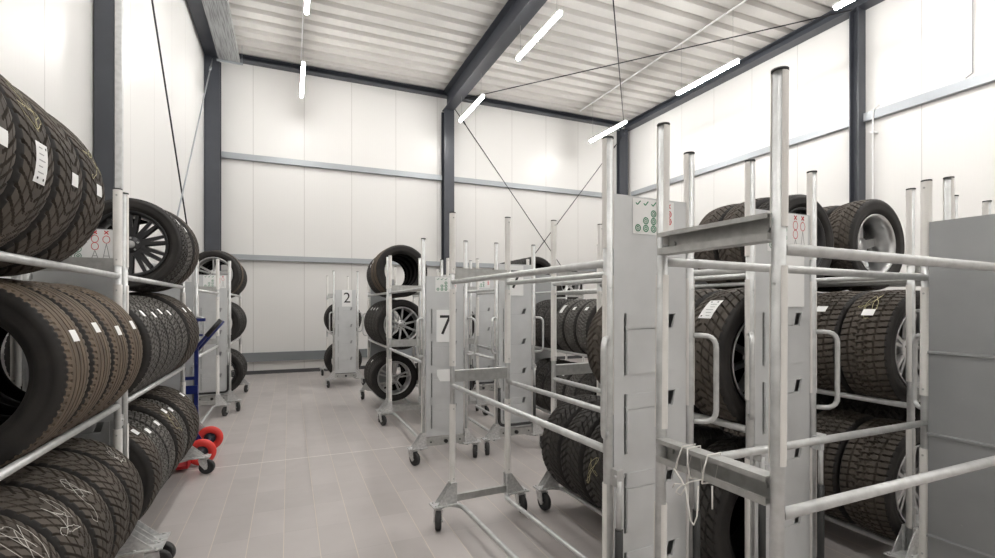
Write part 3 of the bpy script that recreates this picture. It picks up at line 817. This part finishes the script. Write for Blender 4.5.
row('second left rack', xa, 1, 2, [4.26, 4.49, 4.71], ['bd', 'wg', 'wv'], rims={0: 'multi'}, stick=(0, 1, 2), astick=1.0)
row('second left rack', xa, 1, 1, ser(3.405, 7, .2185), ['bl', 'bl', 'bl', 'wg', 'wg', 'wv', 'wv'], stick=(0, 1, 2, 3, 5, 6), astick=.92)
row('second left rack', xa, 1, 0, ser(3.405, 7, .2185), ['wv', 'wg', 'wg', 'wv', 'wg', 'wv', 'wv'], stick=(0, 1, 2, 3, 4, 6), astick=.75, chalk={3: ('chalk_y', 31, 1.0)})
xd = -.75 - hx
row('far left rack', xd, 1, 2, [7.80, 8.05, 8.32, 8.60, 8.88], ['bd', 'su', 'wd', 'wd', 'wd'], False, rims={0: 'five'}, stick=(1, 2, 3), astick=.9)
row('far left rack', xd, 1, 1, [7.85, 8.10, 8.45, 8.80], ['wd', 'wd', 'wd', 'wd'], False)
row('far left rack', xd, 1, 0, [8.35, 8.62, 8.90], ['wd', 'wd', 'wd'], False, rims={0: 'mesh'})
x2 = .73 + hx
row('rack marked 2', x2, 1, 1, [9.55, 9.79], 'wd', False, rims={0: 'mesh'}); row('rack marked 2', x2, 1, 0, [9.50, 9.75], 'wd', False)
xn = 1.14 + hx
row('rack behind rack 7', xn, -1, 2, ser(6.38, 4, .235), ['su', 'su', 'wd', 'wd'], False, stick=(1, 2), astick=1.2)
row('rack behind rack 7', xn, -1, 1, ser(6.40, 5, .235), ['bd', 'wd', 'wd', 'wd', 'wd'], False, rims={0: 'ten'}, stick=(1, 2, 3), astick=.9)
row('rack behind rack 7', xn, -1, 0, ser(6.88, 3, .235), ['bd', 'wd', 'wd'], False, rims={0: 'five'}, stick=(1,), astick=.9)
xr = 1.88 + hx
row('hidden central rack', xr, -1, 1, ser(6.5, 4, .235), 'wd', False); row('hidden central rack', xr, -1, 0, ser(6.5, 4, .235), 'wd', False)
xp = 2.89 + hx
row('rack right of centre', xp, -1, 1, ser(4.31, 6, .235), ['wg', 'wg', 'wg', 'wd', 'wd', 'wd'], False, stick=(0, 1, 3), astick=.8, big={2: (.85, .34, -.35, .35)})
row('rack right of centre', xp, -1, 0, ser(4.31, 6, .235), ['wd', 'wg', 'wg', 'wd', 'wd', 'wd'], False, stick=(2,), astick=.75)
for sh in (1, 2): row('far right rack', 5.20 + hx, -1, sh, ser(8.85, 4, .25), ['wd'], False, rims={0: 'five'} if sh == 2 else None)
xw = 3.32 + hx
for sh in (0, 1, 2): row('far centre rack', xw, -1, sh, ser(6.80, 5, .25), 'wd', False)
xg = 1.78 + hx
row('red-crossed chart rack', xg, -1, 1, ser(1.655, 4, .25), ['wy'], rims={0: 'ten'}, big={0: (.80, .34, -.30, .42), 1: (.8, .2, -.3, .3)}, slope=.026, y0=2.29)
row('red-crossed chart rack', xg, -1, 0, ser(1.66, 6, .254), ['wx'], chalk={3: ('chalk_y', 41, 1.5)}, slope=.026, y0=2.29)
xj = 3.015 + hx
row('right-hand rack', xj, -1, 2, [2.33, 2.56, 2.79], ['bd', 'wv', 'wv'], rims={0: 'mesh'})
row('right-hand rack', xj, -1, 1, ser(1.682, 5, .272), ['wz'], stick=(0, 1), astick=.90, rims={0: 'five'}, chalk={0: ('chalk_y', 51, .75)})
row('right-hand rack', xj, -1, 0, ser(1.682, 5, .272), ['wz'], stick=(1,), astick=.86, rims={0: 'five'})
xk = 3.78 + hx
row('rightmost rack', xk, -1, 2, ser(2.30, 3, .25), 'wv', rims={0: 'deep'}); row('rightmost rack', xk, -1, 1, ser(1.8, 5, .24), 'wv', False); row('rightmost rack', xk, -1, 0, ser(1.8, 5, .25), 'wx', False)

# ------------------------------------------------------------------ blue hand truck with red wheels
def hand_truck():
    t = empty('tire_hand_truck', (-.86, 5.36, 0), 0)
    tag(t, 'dark blue hand truck with red wheels standing by the left racks', 'hand truck')
    bm = bmesh.new()
    for x in (-.055, .055): box(bm, (x - .016, -.02, .12), (x + .016, .02, 1.33))
    for z in (.2, .45, .75, 1.05, 1.28): box(bm, (-.055, -.014, z), (.055, .014, z + .03))
    for z in (.3, .5, .9): tube(bm, [(.055, -.03, z), (.055, -.02, z)], .012, 8)
    link('mast', fin('mast', bm, M['blue']), t)
    bm = bmesh.new(); box(bm, (-.07, -.035, .62), (.07, -.02, .70)); box(bm, (-.03, -.06, .34), (.03, -.02, .40)); box(bm, (-.06, -.035, 1.30), (.13, .02, 1.33)); box(bm, (-.06, -.035, 1.16), (.11, .02, 1.18))
    bm.free()
    for k, (lo, hi) in enumerate((((-.07, -.035, .62), (.07, -.02, .70)), ((-.03, -.06, .34), (.03, -.02, .40)), ((-.06, -.035, 1.30), (.13, .02, 1.33)), ((-.06, -.035, 1.16), (.11, .02, 1.18)))):
        bm = bmesh.new(); box(bm, lo, hi); link('bracket', fin('truck_bracket', bm, M['blue']), t)
    bm = bmesh.new(); tube(bm, [(.03, -.02, 1.02), (.25, -.02, 1.30)], .015, 10); tube(bm, [(.06, .02, 1.02), (.28, .02, 1.30)], .013, 10)
    lv = link('lever', fin('lever', bm, M['blue']), t)
    bm = bmesh.new(); tube(bm, [(.14, -.02, 1.16), (.26, -.02, 1.313)], .021, 12); link('grip', fin('grip', bm, M['black']), lv)
    bm = bmesh.new(); tube(bm, [(.13, -.25, .12), (.13, .28, .12)], .013, 10); box(bm, (-.03, -.02, .10), (.145, .02, .14)); box(bm, (-.03, .10, .10), (.145, .13, .14)); box(bm, (-.03, -.02, .14), (-.01, .13, .30)); poly_prism(bm, [(.016, -.01, .14), (.13, -.01, .14), (.016, -.01, .33)], (0, .01, 0)); link('axle', fin('axle', bm, M['blue']), t)
    def wheel():
        bm = bmesh.new(); R = .120
        pr = [(R - .034 + .034 * math.cos(a), .032 * math.sin(a)) for a in [2 * PI * k / 16 for k in range(16)]]
        lathe(bm, pr, 40, closed=True); return fin('wheel', bm, M['red'])
    def hubm():
        bm = bmesh.new(); lathe(bm, [(.001, -.03), (.022, -.03), (.024, -.012), (.053, -.008), (.053, .008), (.024, .012), (.022, .03), (.001, .03)], 24); return fin('wheel_hub', bm, M['steel'])
    for i, (x, y) in enumerate(((.13, .27), (.13, -.24))):
        w = link('wheel', cached('rw', wheel), t, (x, y, .121), (0, 0, 0)); w['label'] = 'red pneumatic wheel'
        link('wheel_hub', cached('rwh', hubm), w)
    bm = bmesh.new(); box(bm, (-.12, -.40, .03), (.05, -.05, .055)); box(bm, (.04, -.40, .055), (.05, -.05, .10)); link('load_fork', fin('load_fork', bm, M['redp']), t)['label'] = 'red load fork'
hand_truck()

# ------------------------------------------------------------------ string round the cross channel of the sideways rack
bm = bmesh.new()
X0 = 1.122; z0, z1 = .938, 1.026
def loop(y, slant):
    o = X0 - .028; i = X0 + .010
    return [(o, y, z0), (o - .003, y + slant * .5, (z0 + z1) / 2), (o, y + slant, z1), (i, y + slant, z1 + .002), (i, y, z0 - .004), (o, y, z0)]
for y, s in ((1.235, -.03), (1.175, .01), (1.13, -.02)): tube(bm, loop(y, s), .0022, 6)
kx = X0 - .031
tube(bm, [(kx, 1.235, .95), (kx - .004, 1.20, .93), (kx - .006, 1.185, .915), (kx - .002, 1.17, .93), (kx, 1.13, .95)], .0022, 6)
def wig(pts): tube(bm, pts, .002, 6)
wig([(kx - .004, 1.19, .918), (kx - .01, 1.205, .90), (kx - .008, 1.215, .885), (kx - .004, 1.20, .88), (kx - .004, 1.185, .905)])
wig([(kx - .004, 1.185, .918), (kx - .008, 1.165, .86), (kx - .006, 1.16, .82), (kx - .004, 1.15, .81), (kx - .003, 1.14, .84), (kx - .003, 1.135, .93)])
wig([(kx - .004, 1.19, .918), (kx - .008, 1.22, .91), (kx - .006, 1.23, .895)])
wig([(kx, 1.09, .945), (kx - .001, 1.088, .88)])
for v in bm.verts: v.co = (v.co.y - 1.085 - .045, .8 + (X0 - v.co.x) * 1.35, v.co.z)
so = racks['F']
bmesh.ops.transform(bm, matrix=Matrix.Translation(so.location) @ so.rotation_euler.to_matrix().to_4x4() @ Matrix.Diagonal((1, 1, .989, 1)), verts=bm.verts[:])
tag(link('string', fin('string', bm, M['string'])), 'white string tied round the cross channel of the sideways rack', 'string')

# ------------------------------------------------------------------ camera and light
cam = bpy.data.cameras.new('camera'); cam.sensor_width = 36; cam.lens = 488 / 995 * 36; cam.shift_y = 26.5 / 995
cam.clip_start = .05; cam.clip_end = 60
co = bpy.data.objects.new('camera', cam); COL.objects.link(co); co.location = (0, 0, H); co.rotation_euler = (PI / 2, 0, -math.radians(23.13))
S.camera = co
w = bpy.data.worlds.new('world'); S.world = w; w.use_nodes = True
w.node_tree.nodes['Background'].inputs[0].default_value = (1, 1, 1, 1); w.node_tree.nodes['Background'].inputs[1].default_value = .3
S.view_settings.view_transform = 'Standard'; S.view_settings.look = 'None'; S.view_settings.gamma = 1
S.view_settings.exposure = 1.03
